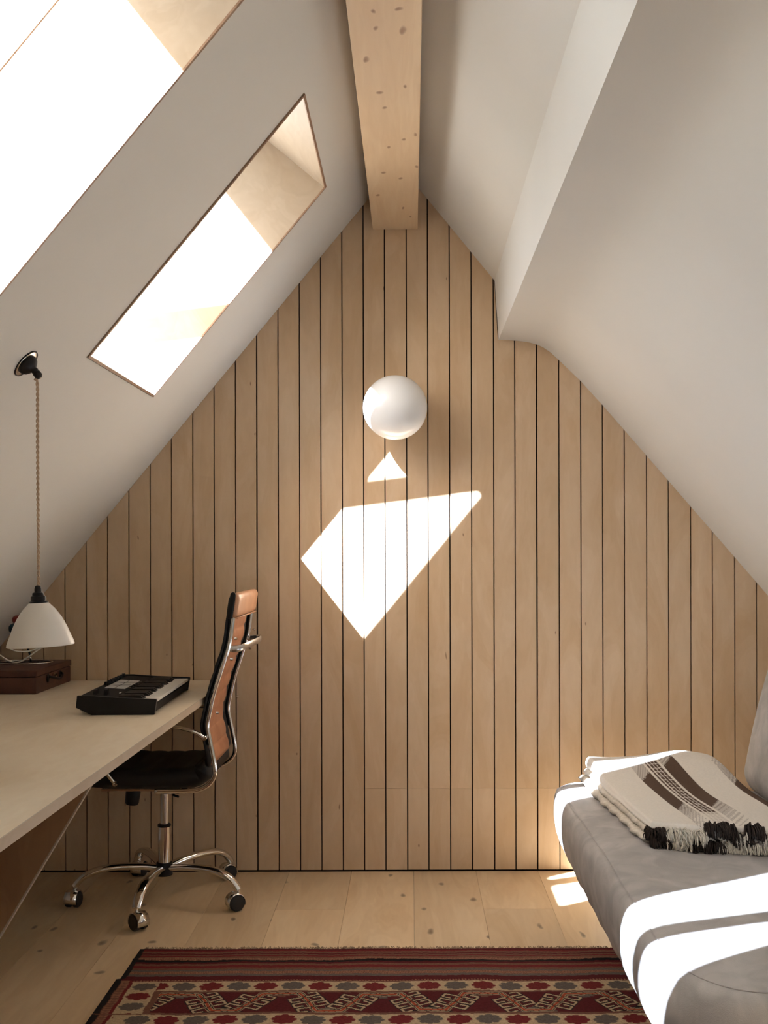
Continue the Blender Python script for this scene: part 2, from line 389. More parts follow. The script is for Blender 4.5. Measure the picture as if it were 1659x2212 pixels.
# ------------------------------------------------------------------ desk
dk = thing('desk', 'long plywood desk top built in under the left slope', 'desk', P(-650, 687, 700))
obj('desk_top', box(-945, -396, 273, 285.5, 2, 2600), M['desk'], dk)
obj('edge_strip', box(-396, -394.2, 273, 285.5, 2, 2600), M['ply_reveal'], dk)
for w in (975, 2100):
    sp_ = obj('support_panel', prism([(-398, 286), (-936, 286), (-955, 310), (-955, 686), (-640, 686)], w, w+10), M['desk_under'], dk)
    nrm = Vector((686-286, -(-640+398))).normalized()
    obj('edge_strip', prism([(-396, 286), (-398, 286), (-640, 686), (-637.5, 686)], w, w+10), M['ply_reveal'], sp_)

# ------------------------------------------------------------------ globe wall lamp
gc = P(-32.5, -303.5, 80); gr = 67*S
gt = thing('globe_lamp', 'round white opal glass globe lamp mounted on the plank wall', 'lamp', P(-32.5, -303.5, 0))
sph = [(gr*(1-math.cos(a)), gr*math.sin(a)) for a in [math.pi*i/40 for i in range(41)]]
obj('globe', lathe(gc+Vector((0, gr, 0)), (0, -1, 0), sph[:], 64), M['glasswhite'], gt, smooth=True)
obj('wall_plate', lathe(P(-32.5, -303.5, .6), (0, -1, 0), [(0, .055), (.012, .055), (.016, .05), (.036, .045)], 40), M['glasswhite'], gt, sharp=40)

# ------------------------------------------------------------------ pendant lamp
pu, pw = -497, 881
ru_, rv_ = -513.5, ROOF(-513.5)
pn = thing('pendant_lamp', 'small white china pendant lamp hanging by a twisted cord over the desk', 'lamp', P(ru_, rv_, pw))
nr = Vector((.770, 0, -.637))
rb = P(ru_, rv_, pw)
obj('ceiling_plate', lathe(rb, nr, [(0, .036), (.002, .0365), (.004, .034), (.0045, .028)], 36), M['steel'], pn, sharp=40)
obj('plate_rim', tube([rb+nr*.003+(Y*math.cos(a)+nr.cross(Y)*math.sin(a))*.036 for a in [2*math.pi*i/40 for i in range(40)]], .0018, seg=6, closed=True), M['black'], pn, smooth=True)
obj('ceiling_cup', lathe(rb, nr, [(.004, .026), (.010, .0255), (.017, .022), (.023, .014), (.026, .0085), (.030, .008)], 32), M['black'], pn, smooth=True)
gb_ = rb+nr*.029; g2 = P(pu, rv_+19, pw)+Z*.006
gd = (g2-gb_).normalized()
obj('cord_grip', lathe(gb_-gd*.003, gd, [(0, .0075), (.004, .009), (.008, .0075), (.010, .0095), (.020, .0095), (.024, .006), (.025, .004)], 20), M['black'], pn, sharp=45)
sh_top = P(pu, 64, pw)
cp = smoothpath([gb_+gd*.020, P(pu-3, rv_+22, pw), P(pu-.4, rv_+30, pw), P(pu-.3, -160, pw), P(pu, -60, pw), P(pu+.6, 30, pw), P(pu+.8, 42, pw)], 60)
strands = []
tot = [0]
for a, b in zip(cp, cp[1:]): tot.append(tot[-1]+(b-a).length)
for ph in (0, math.pi):
    pts = []
    for p, l in zip(cp, tot):
        q = ph+l/.0125*math.pi
        pts.append(p+(X*math.cos(q)+Y*math.sin(q))*.0019)
    strands.append(tube(pts, .0022, seg=6))
obj('twisted_cord', join(*strands), M['cord'], pn, smooth=True)
tilt = Vector((.045, 0, -1)).normalized(); st = P(pu+.5, 64, pw)
obj('lamp_holder', lathe(st-tilt*.040, tilt, [(0, .0035), (.002, .0065), (.009, .0085), (.016, .0085), (.018, .0135), (.025, .0142), (.026, .0175), (.037, .018), (.039, .0225), (.0415, .0225)], 32), M['black'], pn, sharp=35)
prof = [(0, .0215), (.003, .0245), (.012, .0330), (.020, .0400), (.040, .0535), (.061, .0637), (.080, .0712), (.098, .0785), (.104, .0800), (.1065, .0803), (.1078, .0790), (.1065, .0772), (.098, .0755), (.055, .058), (.012, .031), (.003, .020)]
sp2 = smoothpath([Vector((h*.965, q*.965, 0)) for h, q in prof[:10]], 4)+[Vector((h*.965, q*.965, 0)) for h, q in prof[10:]]
prof = [(p.x, p.y) for p in sp2]
obj('lamp_shade', lathe(st, tilt, prof, 64), M['china'], pn, smooth=True)

# ------------------------------------------------------------------ suitcase and desk lamp
sc = thing('suitcase', 'small dark brown leather suitcase lying flat at the back of the desk', 'suitcase', P(-810, 273, 125))
bevel(obj('case_body', box(-893, -731, 240, 272.8, 16, 228), M['case'], sc), .003)
bevel(obj('case_lid', box(-894, -729.5, 226, 239, 14.5, 229.5), M['case'], sc), .003)
for w in (88, 160):
    obj('handle_mount', rbox(P(-729.5, 249, w), (.003, .013, .016), (.003, .013, .016), 5), M['black'], sc, smooth=True)
obj('handle', tube(smoothpath([P(-728, 246, 160), P(-721, 249, 150), P(-718, 254, 124), P(-721, 249, 98), P(-728, 246, 88)], 6), .0045, seg=8), M['black'], sc, smooth=True)
obj('lock', box(-731, -728, 243, 252, 112, 134), M['steel'], sc)
dl = thing('desk_lamp', 'old desk lamp on the suitcase with chrome ring foot and dark red head', 'lamp', P(-790, 226, 78))
lc = P(-803, 224.5, 84)
ring = [lc+Vector((.098*math.cos(a), .075*math.sin(a), 0)) for a in [2*math.pi*i/48 for i in range(48)]]
obj('ring_foot', tube(ring, .0028, seg=8, closed=True), M['chrome'], dl, smooth=True)
obj('cross_bar', tube([lc+Vector((-.096, 0, .001)), lc+Vector((.096, 0, .001))], .0022, seg=8), M['black'], dl, smooth=True)
obj('stem', tube(smoothpath([lc+Vector((.02, 0, .002)), P(-795, 205, 84), P(-800, 185, 86), P(-797, 150, 90)], 6), .004, seg=8), M['black'], dl, smooth=True)
obj('foot_stud', rbox(lc+Vector((.02, -.004, .016)), (.004, .004, .005), (.003,)*3, 3), M['chrome'], dl, smooth=True)
hc = P(-793, 133, 130); ha = Vector((.9, -.25, .05)).normalized()
obj('lamp_head', lathe(hc-ha*.035, ha, [(0, .008), (.002, .013), (.010, .0165), (.055, .0165), (.065, .012), (.066, .002)], 24), M['redcap'], dl, smooth=True)
obj('swivel_body', rbox(P(-808, 152, 126), (.024, .016, .02), (.020, .014, .016), 5), M['bluecap'], dl, smooth=True)
obj('lamp_arm', tube([P(-797, 152, 90), P(-798, 160, 120)], .004, seg=8), M['black'], dl, smooth=True)
cb = smoothpath([P(-830, 186, 215), P(-815, 190, 215), P(-799, 202, 215), P(-788, 208, 215), P(-776, 211.8, 215), P(-765, 210, 214), P(-752, 202, 212), P(-740, 192.6, 208), P(-729, 184, 200), P(-736, 186, 198), P(-754, 191, 205), P(-774, 190.5, 210), P(-787, 185, 210), P(-788, 178, 200), P(-782, 168, 180)], 8)
tag(obj('power_cable', tube(cb, .0024, seg=8), M['cable'], loc=P(-830, 226, 180), smooth=True), 'white cable looped in the air over the suitcase beside the pendant shade', 'cable')

# ------------------------------------------------------------------ synthesizer
kb = thing('keyboard_synthesizer', 'compact black keyboard synthesizer with small keys lying on the desk', 'keyboard', P(-500, 273, 335))
w0, w1 = 172, 497
cheek = [(-566, 240), (-568, 260), (-542, 272.8), (-436, 272.8), (-432, 248), (-433, 246.5), (-500, 243.5), (-545, 240)]
for a in (w0, w1-7): bevel(obj('end_cheek', prism(cheek, a, a+7), M['black'], kb), .0012)
body = [(-565, 242), (-567, 260), (-541, 270), (-438, 270), (-436, 257), (-438, 256), (-500, 256), (-503, 245.5), (-545, 242.5)]
obj('body', prism(body, w0+7, w1-7), M['black_matte'], kb)
nw = 22; kp = (w1-w0-14)/nw
proto = None
for i in range(nw):
    c = w1-7-kp*(i+.5)
    if proto is None:
        proto = bevel(obj('white_key', box(-500, -435, 248.5, 253.5, c-kp*.46, c+kp*.46), M['keywhite'], kb, loc=P(-467, 251, c)), .0006, 1)
    else:
        o = proto.copy(); link(o, kb, P(-467, 251, c))
protob = None
for i in range(nw-1):
    if i % 7 in (2, 6): continue
    c = w1-7-kp*(i+1)
    if protob is None:
        pts = [(-500, 250), (-500, 243), (-463, 243), (-456, 250)]
        protob = bevel(obj('black_key', prism(pts, c-kp*.27, c+kp*.27), M['black'], kb, loc=P(-478, 246, c)), .0006, 1)
    else:
        o = protob.copy(); link(o, kb, P(-478, 246, c))
def topv(u): return 242.5+(u+545)*(3/42.) if u > -545 else 242.4
pa = obj('printed_panel', ([P(-551, topv(-551)-.8, 252), P(-514, topv(-514)-.8, 252), P(-514, topv(-514)-.8, 376), P(-551, topv(-551)-.8, 376)], [(0, 1, 2, 3)]), M['label'], kb)
for k in range(1, 3):
    w = 252+124*k/3
    obj('panel_rule', box(-552, -513, topv(-530)-1.9, topv(-530)-1.3, w-.35, w+.35), M['black'], kb)
obj('panel_rule', box(-532.9, -532.5, topv(-530)-1.6, topv(-530)-1.1, 252, 376), M['black'], kb)
pk = None
for i in range(8):
    w = 200+i*19
    if pk is None: pk = obj('knob', lathe(P(-558, 242, w), Z, [(0, .0075), (.002, .0078), (.010, .0062), (.0115, .0055), (.0116, .001)], 14), M['black'], kb, loc=P(-558, 242, w), sharp=40)
    else: link(pk.copy(), kb, P(-558, 242, w))
for u in (-545, -527):
    obj('pitch_wheel', lathe(P(u-4, 243, 452), X, [(0, .012), (.001, .0165), (.012, .0165), (.013, .012)], 24), M['black'], kb, sharp=40)
for k in range(5):
    obj('button', box(-511, -507.5, 243.4, 244.8, 268+k*22, 276+k*22), M['steel'] if k == 4 else M['black'], kb)
obj('maker_mark', box(-511, -509, 243.3, 244.6, 420, 432), M['label'], kb)

kb.rotation_euler.z = .031; kb.location.x -= 5*S

# ------------------------------------------------------------------ office chair
CW = 179; cu = -496
ch = thing('office_chair', 'high-backed ribbed tan leather office chair with chrome frame on castors by the desk', 'chair', P(cu, 687, CW))
prof_ = [(-329.6, 77.6), (-336, 122), (-343.6, 171.8), (-357, 214), (-372.3, 262), (-381, 300), (-385, 325), (-381, 348), (-375, 378), (-371, 402), (-372.5, 420), (-382, 434), (-397, 443), (-415, 446.5), (-445, 447.5), (-484, 447.5)]
for w in (294, 64):
    pth = smoothpath([P(a, b, w) for a, b in prof_], 5)
    sf = obj('side_frame', tube(pth, .0065, .0085, 10, up=Y), M['chrome'], ch, smooth=True)
    sgn = 1 if w > 200 else -1
    # dark groove holding the leather
    pth2 = [p+Vector((-.006, 0, .0)) for p in pth[:38]]
    obj('leather_groove', tube(pth2, .006, .0075, 8, up=Y), M['black'], sf, smooth=True)
    for (a, b) in ((-338, 160), (-346, 199), (-373, 300)):
        obj('bolt', lathe(P(a+5, b, w), (1, 0, 0), [(0, .005), (.006, .005), (.009, .004), (.0095, .001)], 12), M['chrome'], sf, sharp=40)
    # armrest loop
    wo = w+sgn*9
    ap = smoothpath([P(-389, 346, wo), P(-400, 337, wo+sgn*3), P(-418, 329, wo+sgn*6), P(-446, 323, wo+sgn*8), P(-500, 322, wo+sgn*8), P(-548, 334, wo+sgn*8), P(-576, 365, wo+sgn*7), P(-573, 405, wo+sgn*4), P(-557, 431, wo)], 6)
    def ra(t, e=.0045): return e+.0035*math.exp(-((t-.16)/.12)**2)
    obj('armrest', tube(ap, ra, lambda t: .0065, 10, up=Y), M['chrome'], ch, smooth=True)
    for (a, b) in ((-389, 346), (-557, 431)):
        obj('arm_joint', lathe(P(a, b, wo-sgn*9), (0, -sgn, 0), [(0, .009), (.018, .009), (.021, .0075), (.021, .0045), (.0185, .004), (.0185, .0005)], 20), M['chrome'], ch, sharp=40)
# ribbed leather back: channels across, sheet follows the side frames
def sheet(path, wa, wb, th, rib, nrib, m, name, parent, nw=14, bulge=.5):
    pth = smoothpath([Vector((a, b, 0)) for a, b in path], 14); n = len(pth); vs = []; fs = []; ln = [0]
    for a, b in zip(pth, pth[1:]): ln.append(ln[-1]+(b-a).length)
    tot = ln[-1]; R = nw+1
    for side in (1, -1):
        for i, p in enumerate(pth):
            tg = (pth[min(i+1, n-1)]-pth[max(i-1, 0)]).normalized(); nn = Vector((-tg.y, tg.x, 0))
            t = ln[i]/tot*nrib; r = abs(math.sin(math.pi*t))**.5
            e = min(1, min(ln[i], tot-ln[i])/(th*.7)+.15)
            for k in range(R):
                ww = wa+(wb-wa)*k/nw; ed = min(1, min(k, nw-k)/1.2+.45)
                h = side*(th*.5*(1-rib)+th*.5*rib*r)*e*ed
                q = p+nn*h; vs.append(P(q.x, q.y, ww))
    for s in (0, 1):
        o = s*n*R
        for i in range(n-1):
            for k in range(nw): fs.append((o+i*R+k, o+i*R+k+1, o+(i+1)*R+k+1, o+(i+1)*R+k))
    o = n*R
    for i in range(n-1):
        for k in (0, nw): fs.append((i*R+k, (i+1)*R+k, o+(i+1)*R+k, o+i*R+k))
    for k in range(nw):
        for i in (0, n-1): fs.append((i*R+k, i*R+k+1, o+i*R+k+1, o+i*R+k))
    return obj(name, (vs, fs), m, parent, smooth=True)
bpath = [(a-7, b) for a, b in prof_[:10]]
bpath[0] = (-337, 80)
bk = sheet(bpath, 106, 286, 12, .7, 10, M['tan'], 'backrest', ch)
# front padding of the back, dark towards the desk
bpath2 = [(a-3.5, b) for a, b in bpath]
sheet(bpath2, 60, 297, 10, .25, 9, M['dark_leather'], 'back_padding', ch)
# head cushion slipped over the top of the frames
hd = (Vector((-343.6+329.6, 0, -(171.8-77.6)))).normalized()
hcw = P(-331, 98, CW); hax = (Vector((-hd.z, 0, hd.x)), Y, -hd)
obj('headrest', rbox(hcw+hax[0]*(-.003), (.016, .222, .043), (.0145, .02, .020), 8, hax), M['tan_light'], ch, smooth=True)
obj('headrest_side', rbox(hcw+hax[0]*(-.011)+Vector((0, -.2225, -.001)), (.0095, .005, .046), (.008, .004, .012), 5, hax), M['black'], ch, smooth=True)
obj('headrest_hem', tube([hcw+hax[2]*(-.040)+hax[0]*.013+Y*y for y in (-.214, 0, .214)], .0028, seg=8), M['tan_light'], ch, smooth=True)
# bowed handle bar behind the back
hp = smoothpath([P(-343, 178, 292), P(-336, 180, 292), P(-322, 178, 286), P(-312, 174, 262), P(-304, 172, 200), P(-304, 172, 158), P(-312, 174, 96), P(-322, 176, 72), P(-336, 178, 66), P(-343, 176, 66)], 5)
obj('back_handle', tube(hp, .0115, .004, 10, up=Z), M['steel'], ch, smooth=True)
sheet([(-390, 390), (-396, 412), (-412, 424), (-460, 428), (-540, 428), (-600, 425), (-628, 430), (-636, 440)], 72, 291, 39, .10, 8, M['dark_leather'], 'seat', ch)
sheet([(-390, 405), (-396, 428), (-408, 437), (-428, 442)], 80, 280, 8, .2, 2, M['tan'], 'seat_reflection', ch)  # brown reflection low on the back of the seat, put in as tan colour
obj('cross_member', box(-590, -440, 447, 451, 82, 90), M['chrome'], ch); obj('cross_member', box(-590, -440, 447, 451, 268, 276), M['chrome'], ch)
bevel(obj('tilt_mechanism', box(-560, -440, 449, 462, 150, 212), M['black'], ch), .003)
obj('tension_knob', lathe(P(-551, 464, 190), (-.12, 0, -1), [(0, .014), (.004, .024), (.012, .026), (.052, .024), (.058, .020), (.059, .003)], 20), M['black'], ch, sharp=35)
obj('lever', tube([P(-470, 455, 200), P(-450, 457, 285), P(-440, 458, 292)], .004, seg=8), M['black'], ch, smooth=True)
cc = lambda v: P(cu+3, v, CW)
obj('gas_piston', lathe(cc(540), Z, [(0, .0145), ((540-455)*S, .0145)], 24), M['steel'], ch, sharp=40)
obj('piston_collar', lathe(cc(543), Z, [(0, .022), (.002, .0235), (.008, .0235), (.010, .020), (.011, .015)], 24), M['black'], ch, sharp=40)
obj('column', lathe(cc(618), Z, [(0, .0225), ((618-542)*S, .0225)], 28), M['chrome'], ch, sharp=40)
obj('hub', lathe(cc(640), Z, [(0, .022), (.002, .029), (.030, .030), (.046, .028), (.048, .024)], 28), M['black'], ch, sharp=40)
for k in range(5):
    a = math.radians(-90+72*k-4); d = Vector((math.cos(a), math.sin(a), 0)); base = Vector((cc(687).x, cc(687).y, 0))
    R_ = .315
    lp = smoothpath([base+d*.02+Z*.112, base+d*.08+Z*.122, base+d*.16+Z*.126, base+d*.225+Z*.120, base+d*.272+Z*.102, base+d*(R_-.018)+Z*.078, base+d*(R_-.010)+Z*.066], 5)
    leg = obj('leg', tube(lp, lambda t: .012, lambda t: .0155+.004*math.sin(math.pi*min(1, t*1.15)), 12, up=(0, 0, 1)), M['chrome'], ch, smooth=True)
    tip = base+d*(R_-.010)
    obj('castor_stem', lathe(tip+Z*.045, Z, [(0, .006), (.024, .006)], 12), M['chrome'], leg, sharp=40)
    ca = [a+.9, math.radians(-150), math.radians(-145), a-.8, a+1.2][k]; cd = Vector((math.cos(ca), math.sin(ca), 0)); ct = Vector((-cd.y, cd.x, 0)); cc0 = tip+cd*.012+Z*.028
    for s in (-1, 1):
        obj('castor_wheel', lathe(cc0+ct*s*.006, ct*s, [(0, .025), (.002, .028), (.014, .028), (.018, .024), (.0185, .004)], 24), M['wheel'], leg, sharp=40)
    hood = []
    hv_, hf = [], []
    arc = [math.radians(x) for x in range(-20, 201, 20)]
    for s in (-1, 1):
        for q in arc: hv_.append(cc0+cd*math.cos(q)*.031+Z*math.sin(q)*.031+ct*s*.022)
    n_ = len(arc); hf = [(i, i+1, n_+i+1, n_+i) for i in range(n_-1)]
    ho = obj('castor_hood', (hv_, hf), M['chrome'], leg, smooth=True)
    sm = ho.modifiers.new('thick', 'SOLIDIFY'); sm.thickness = .002

# ------------------------------------------------------------------ sofa
sfa = thing('sofa_bed', 'light grey suede sofa bed with rounded seat mattress along the right side', 'sofa', P(500, 687, 690))
SU0, SU1, SW0, SW1 = 272, 720, 165, 1215
def plan(inset, v, n=14, Rc=95):
    a0, a1, b0, b1 = SU0+inset, SU1-inset, SW0+inset*1.0, SW1-inset*1.0; r = max(8, Rc-inset*.5); pts = []
    r = min(r, (a1-a0)/2.01, (b1-b0)/2.01)
    def add(u, w): pts.append((u, w))
    NL = 34; NS = 12
    for k in range(NS): add(a0+r+(a1-a0-2*r)*k/NS, b0)
    for k in range(n): q = -math.pi/2+math.pi/2*k/n; add(a1-r+r*math.cos(q), b0+r+r*math.sin(q))
    for k in range(NL): add(a1, b0+r+(b1-b0-2*r)*k/NL)
    for k in range(n): q = math.pi/2*k/n; add(a1-r+r*math.cos(q), b1-r+r*math.sin(q))
    for k in range(NS): add(a1-r-(a1-a0-2*r)*k/NS, b1)
    for k in range(n): q = math.pi/2+math.pi/2*k/n; add(a0+r+r*math.cos(q), b1-r+r*math.sin(q))
    for k in range(NL): add(a0, b1-r-(b1-b0-2*r)*k/NL)
    for k in range(n): q = math.pi+math.pi/2*k/n; add(a0+r+r*math.cos(q), b0+r+r*math.sin(q))
    return [(u, v, w) for u, w in pts]
def seat_v(u, v, w):
    s = .045*(u-SU0)
    wob = 2.2*math.sin(w*.012+u*.01)+1.2*math.sin(w*.031+1.7+u*.02)+1.0*math.sin(u*.035+w*.008)
    return v+s+wob*(1 if v < 470 else .3)
rings = [(150, 447), (110, 446), (75, 446), (48, 447), (30, 449), (20, 451.5), (16.5, 453.5), (15, 452.8), (10, 455), (5, 460), (1.5, 470), (0, 485), (1, 505), (5, 530), (12, 556), (22, 578), (36, 594), (58, 603), (90, 606)]
V, F = [], []
for ins, v in rings:
    for (u, vv, w) in plan(ins, v):
        front = (u < SU0+60)
        pk_ = 0
        if front and 455 < vv < 600:
            pk_ = 2.2*math.exp(-((math.sin(w*.0135)+1)/.12)) + .8*math.sin(w*.06+vv*.05)+.5*math.sin(w*.13-vv*.08)
        V.append(P(u+pk_, seat_v(u, vv, w), w))
n_ = len(plan(0, 0))
for i in range(len(rings)-1):
    for k in range(n_): F.append((i*n_+k, i*n_+(k+1) % n_, (i+1)*n_+(k+1) % n_, (i+1)*n_+k))
F += [tuple(range(n_)), tuple(range((len(rings)-1)*n_, len(rings)*n_))[::-1]]
mt = obj('seat_mattress', (V, F), M['suede'], sfa, smooth=True)
obj('seam_piping', tube([P(u, seat_v(u, 452.3, w), w) for u, _, w in plan(15.7, 452)], .0016, seg=6, closed=True), M['suede'], mt, smooth=True)
bd = Vector((.235, 0, .972)); bo = Vector((.972, 0, -.235))
bc = P(645, 455, 0)+bd*.245+bo*.10
def bdisp(p):
    p = p.copy(); p.x += .006*math.sin(p.y*7+1)*(1 if p.x < 0 else 0)+.010*math.cos(p.z*6)*(-1 if p.x < 0 else 0); return p
obj('backrest', rbox(Vector((bc.x, -690*S, bc.z)), (.10, .925, .26), (.07, .09, .075), 20, (bo, Y, bd), bdisp), M['suede'], sfa, smooth=True)
obj('base_frame', box(390, 700, 612, 632, 240, 1140), M['black_matte'], sfa)
for u in (548, 690):
    for w in (270, 1110): obj('leg', lathe(P(u, 687, w), Z, [(0, .018), ((687-632)*S, .024)], 16), M['steel'], sfa, sharp=40)

# ------------------------------------------------------------------ folded blanket
bl = thing('blanket', 'folded cream wool throw with dark brown stripes and shaggy fringe on the sofa', 'blanket', P(480, 452, 450))
Cn = {'FL': (338, 228), 'FR': (560, 196), 'NR': (622, 675), 'NL': (364, 678)}
def bil(a, b, ex=0):
    f = (Cn['FL'][0]*(1-a)+Cn['FR'][0]*a, Cn['FL'][1]*(1-a)+Cn['FR'][1]*a); n = (Cn['NL'][0]*(1-a)+Cn['NR'][0]*a, Cn['NL'][1]*(1-a)+Cn['NR'][1]*a)
    return (f[0]*(1-b)+n[0]*b, f[1]*(1-b)+n[1]*b)
def layer(name, z0, z1, a0, a1, b0, b1, na, nb, m, wav=0, colf=None, ph=0, puff=True):
    V = []; F = []; UV = []
    R = nb+1
    for side in (0, 1):
        for i in range(na+1):
            for j in range(nb+1):
                ta, tb = i/na, j/nb
                a = a0+(a1-a0)*ta; b = b0+(b1-b0)*tb
                if wav: a += wav*(1-ta)**3*(math.sin(b*41+ph)+.5*math.sin(b*83+ph*2)+.3*math.sin(b*19))
                u, w = bil(a, b)
                e = min(ta, 1-ta)*na; e2 = min(tb, 1-tb)*nb
                da = min(ta*(a1-a0), (1-ta)*(a1-a0))*250; db = min(tb, 1-tb)*(b1-b0)*450
                r = min(1, da/7, db/7); rr = math.sqrt(max(0, 1-(1-r)**2))
                # mound: the far fold is thicker, with a rise to the far right
                lift = 1+ (.62*math.exp(-((tb-.10)/.22)**2)+.55*math.exp(-((tb-.08)/.20)**2-((ta-.82)/.28)**2)+.25*math.exp(-((tb-.3)/.2)**2)*ta if puff else 0)
                soft = .8*math.sin(ta*9+tb*5+ph)+.7*math.sin(tb*17+ta*3+ph)
                zb, zt = z0*lift, z1*lift
                mid = (zb+zt)/2; hh = (zt-zb)/2
                z = mid+(hh*rr if side else -hh*rr)+(soft*.5 if z1 > 10 else 0)*r
                V.append(P(u, seat_v(u, 444.5, w)-z, w)); UV.append((a, b))
    o = (na+1)*R
    for s in (0, 1):
        for i in range(na):
            for j in range(nb): F.append((s*o+i*R+j, s*o+i*R+j+1, s*o+(i+1)*R+j+1, s*o+(i+1)*R+j))
    for i in range(na):
        for j in (0, nb): F.append((i*R+j, (i+1)*R+j, o+(i+1)*R+j, o+i*R+j))
    for j in range(nb):
        for i in (0, na): F.append((i*R+j, i*R+j+1, o+i*R+j+1, o+i*R+j))
    ob = obj(name, (V, F), m, bl, smooth=True)
    if colf:
        ca_ = ob.data.color_attributes.new('weave', 'FLOAT_COLOR', 'POINT')
        arr = np.ones((len(V), 4), 'f')
        for i, (a, b) in enumerate(UV): arr[i, :3] = colf(a, b)
        ca_.data.foreach_set('color', arr.ravel())
    return ob
CR, BR = (.80, .75, .67), (.115, .075, .055)
def wool(a, b):
    def band(lo, hi, s0, s1, ph):
        if not lo < a < hi: return None
        x = (a-lo)/(hi-lo)
        s = s0-.10*x+.012*((x*9+b*3) % 1); e = s1-.12*x+.015*((x*8) % 1)
        if s < b < e: return BR
        if e <= b < e+.26 or s-.22 < b <= s:            # hatched feather of the ikat band
            k = (b*70-x*9) % 1
            f = abs(b-(e if b >= e else s))/.26
            return BR if k < .52-.45*f else None
        return None
    c = band(.285, .40, .36, .78, 0) or band(.55, .68, .22, .72, 1) or band(.955, 1.08, .42, .72, 0)
    if c: return c
    for i in range(4):
        q = .432+i*.029
        if abs(a-q) < .0100 and .08 < b < .92:
            return BR if (b*110+i*.5) % 1 < .86 and .16 < b < .80 else ((.45, .38, .32) if (b*80) % 1 < .4 else CR)
    return CR
layer('bottom_fold', 0, 10, -.05, 1.03, -.03, .985, 40, 110, M['cream_wool'], .011, ph=1)
layer('middle_fold', 9.5, 19, -.015, 1.03, -.02, .995, 40, 110, M['cream_wool'], .006, ph=4)
layer('top_fold', 18, 34, 0, 1.04, 0, .99, 190, 240, M['wool'], 0, wool, ph=2)
def strands_at(spec, m, name, n, ln, z, seed):
    rnd = random.Random(seed); gs = []
    for lo, hi in spec:
        cnt = int(n*(hi-lo)); lock = 0
        for i in range(cnt):
            a = rnd.uniform(lo, hi); b = rnd.uniform(.972, 1.0); u, w = bil(a, b); zz = z+rnd.uniform(-6, 6)
            # neighbouring yarns lean the same way, so they clump into locks
            lean = .55*math.sin(a*61+seed)+.35*math.sin(a*140+seed*2)+rnd.gauss(0, .18)
            l = ln*rnd.uniform(.7, 1.15)
            p0 = P(u, seat_v(u, 444.5, w)-zz, w)
            out = Vector((math.sin(lean), -math.cos(lean), 0))
            rise = rnd.uniform(.0, .35) if z > 14 else rnd.uniform(-.15, .2)
            p1 = p0+out*l*.45*S+Z*l*rise*S; p2 = p0+out*l*.85*S+Z*l*(rise-.35)*S; p3 = p0+out*l*.9*S+Z*l*(rise-.75)*S
            lim = EYE-seat_v(u, 447, w+10)*S+.002
            for p in (p1, p2, p3): p.z = max(p.z, lim)
            gs.append(tube([p0, p1, p2, p3], lambda t: .0026-.0012*t, seg=4))
    o = obj(name, join(*gs), m, bl, smooth=True); o['kind'] = 'stuff'; return o
strands_at([(.33, .50), (.57, .67), (.72, .86)], M['dark_wool'], 'dark_fringe', 1700, 15, 33, 1)
strands_at([(.0, .10), (.24, .42), (.70, 1.0)], M['dark_wool'], 'dark_fringe', 1500, 16, 8, 2)
strands_at([(-.01, .09), (.48, .60)], M['dark_wool'], 'dark_fringe', 1700, 13, 19, 5)
strands_at([(.08, .34), (.50, .57), (.67, .72), (.86, 1.02)], M['cream_wool'], 'cream_fringe', 1300, 14, 20, 3)
strands_at([(.10, .25), (.42, .71)], M['cream_wool'], 'cream_fringe', 1300, 15, 8, 4)

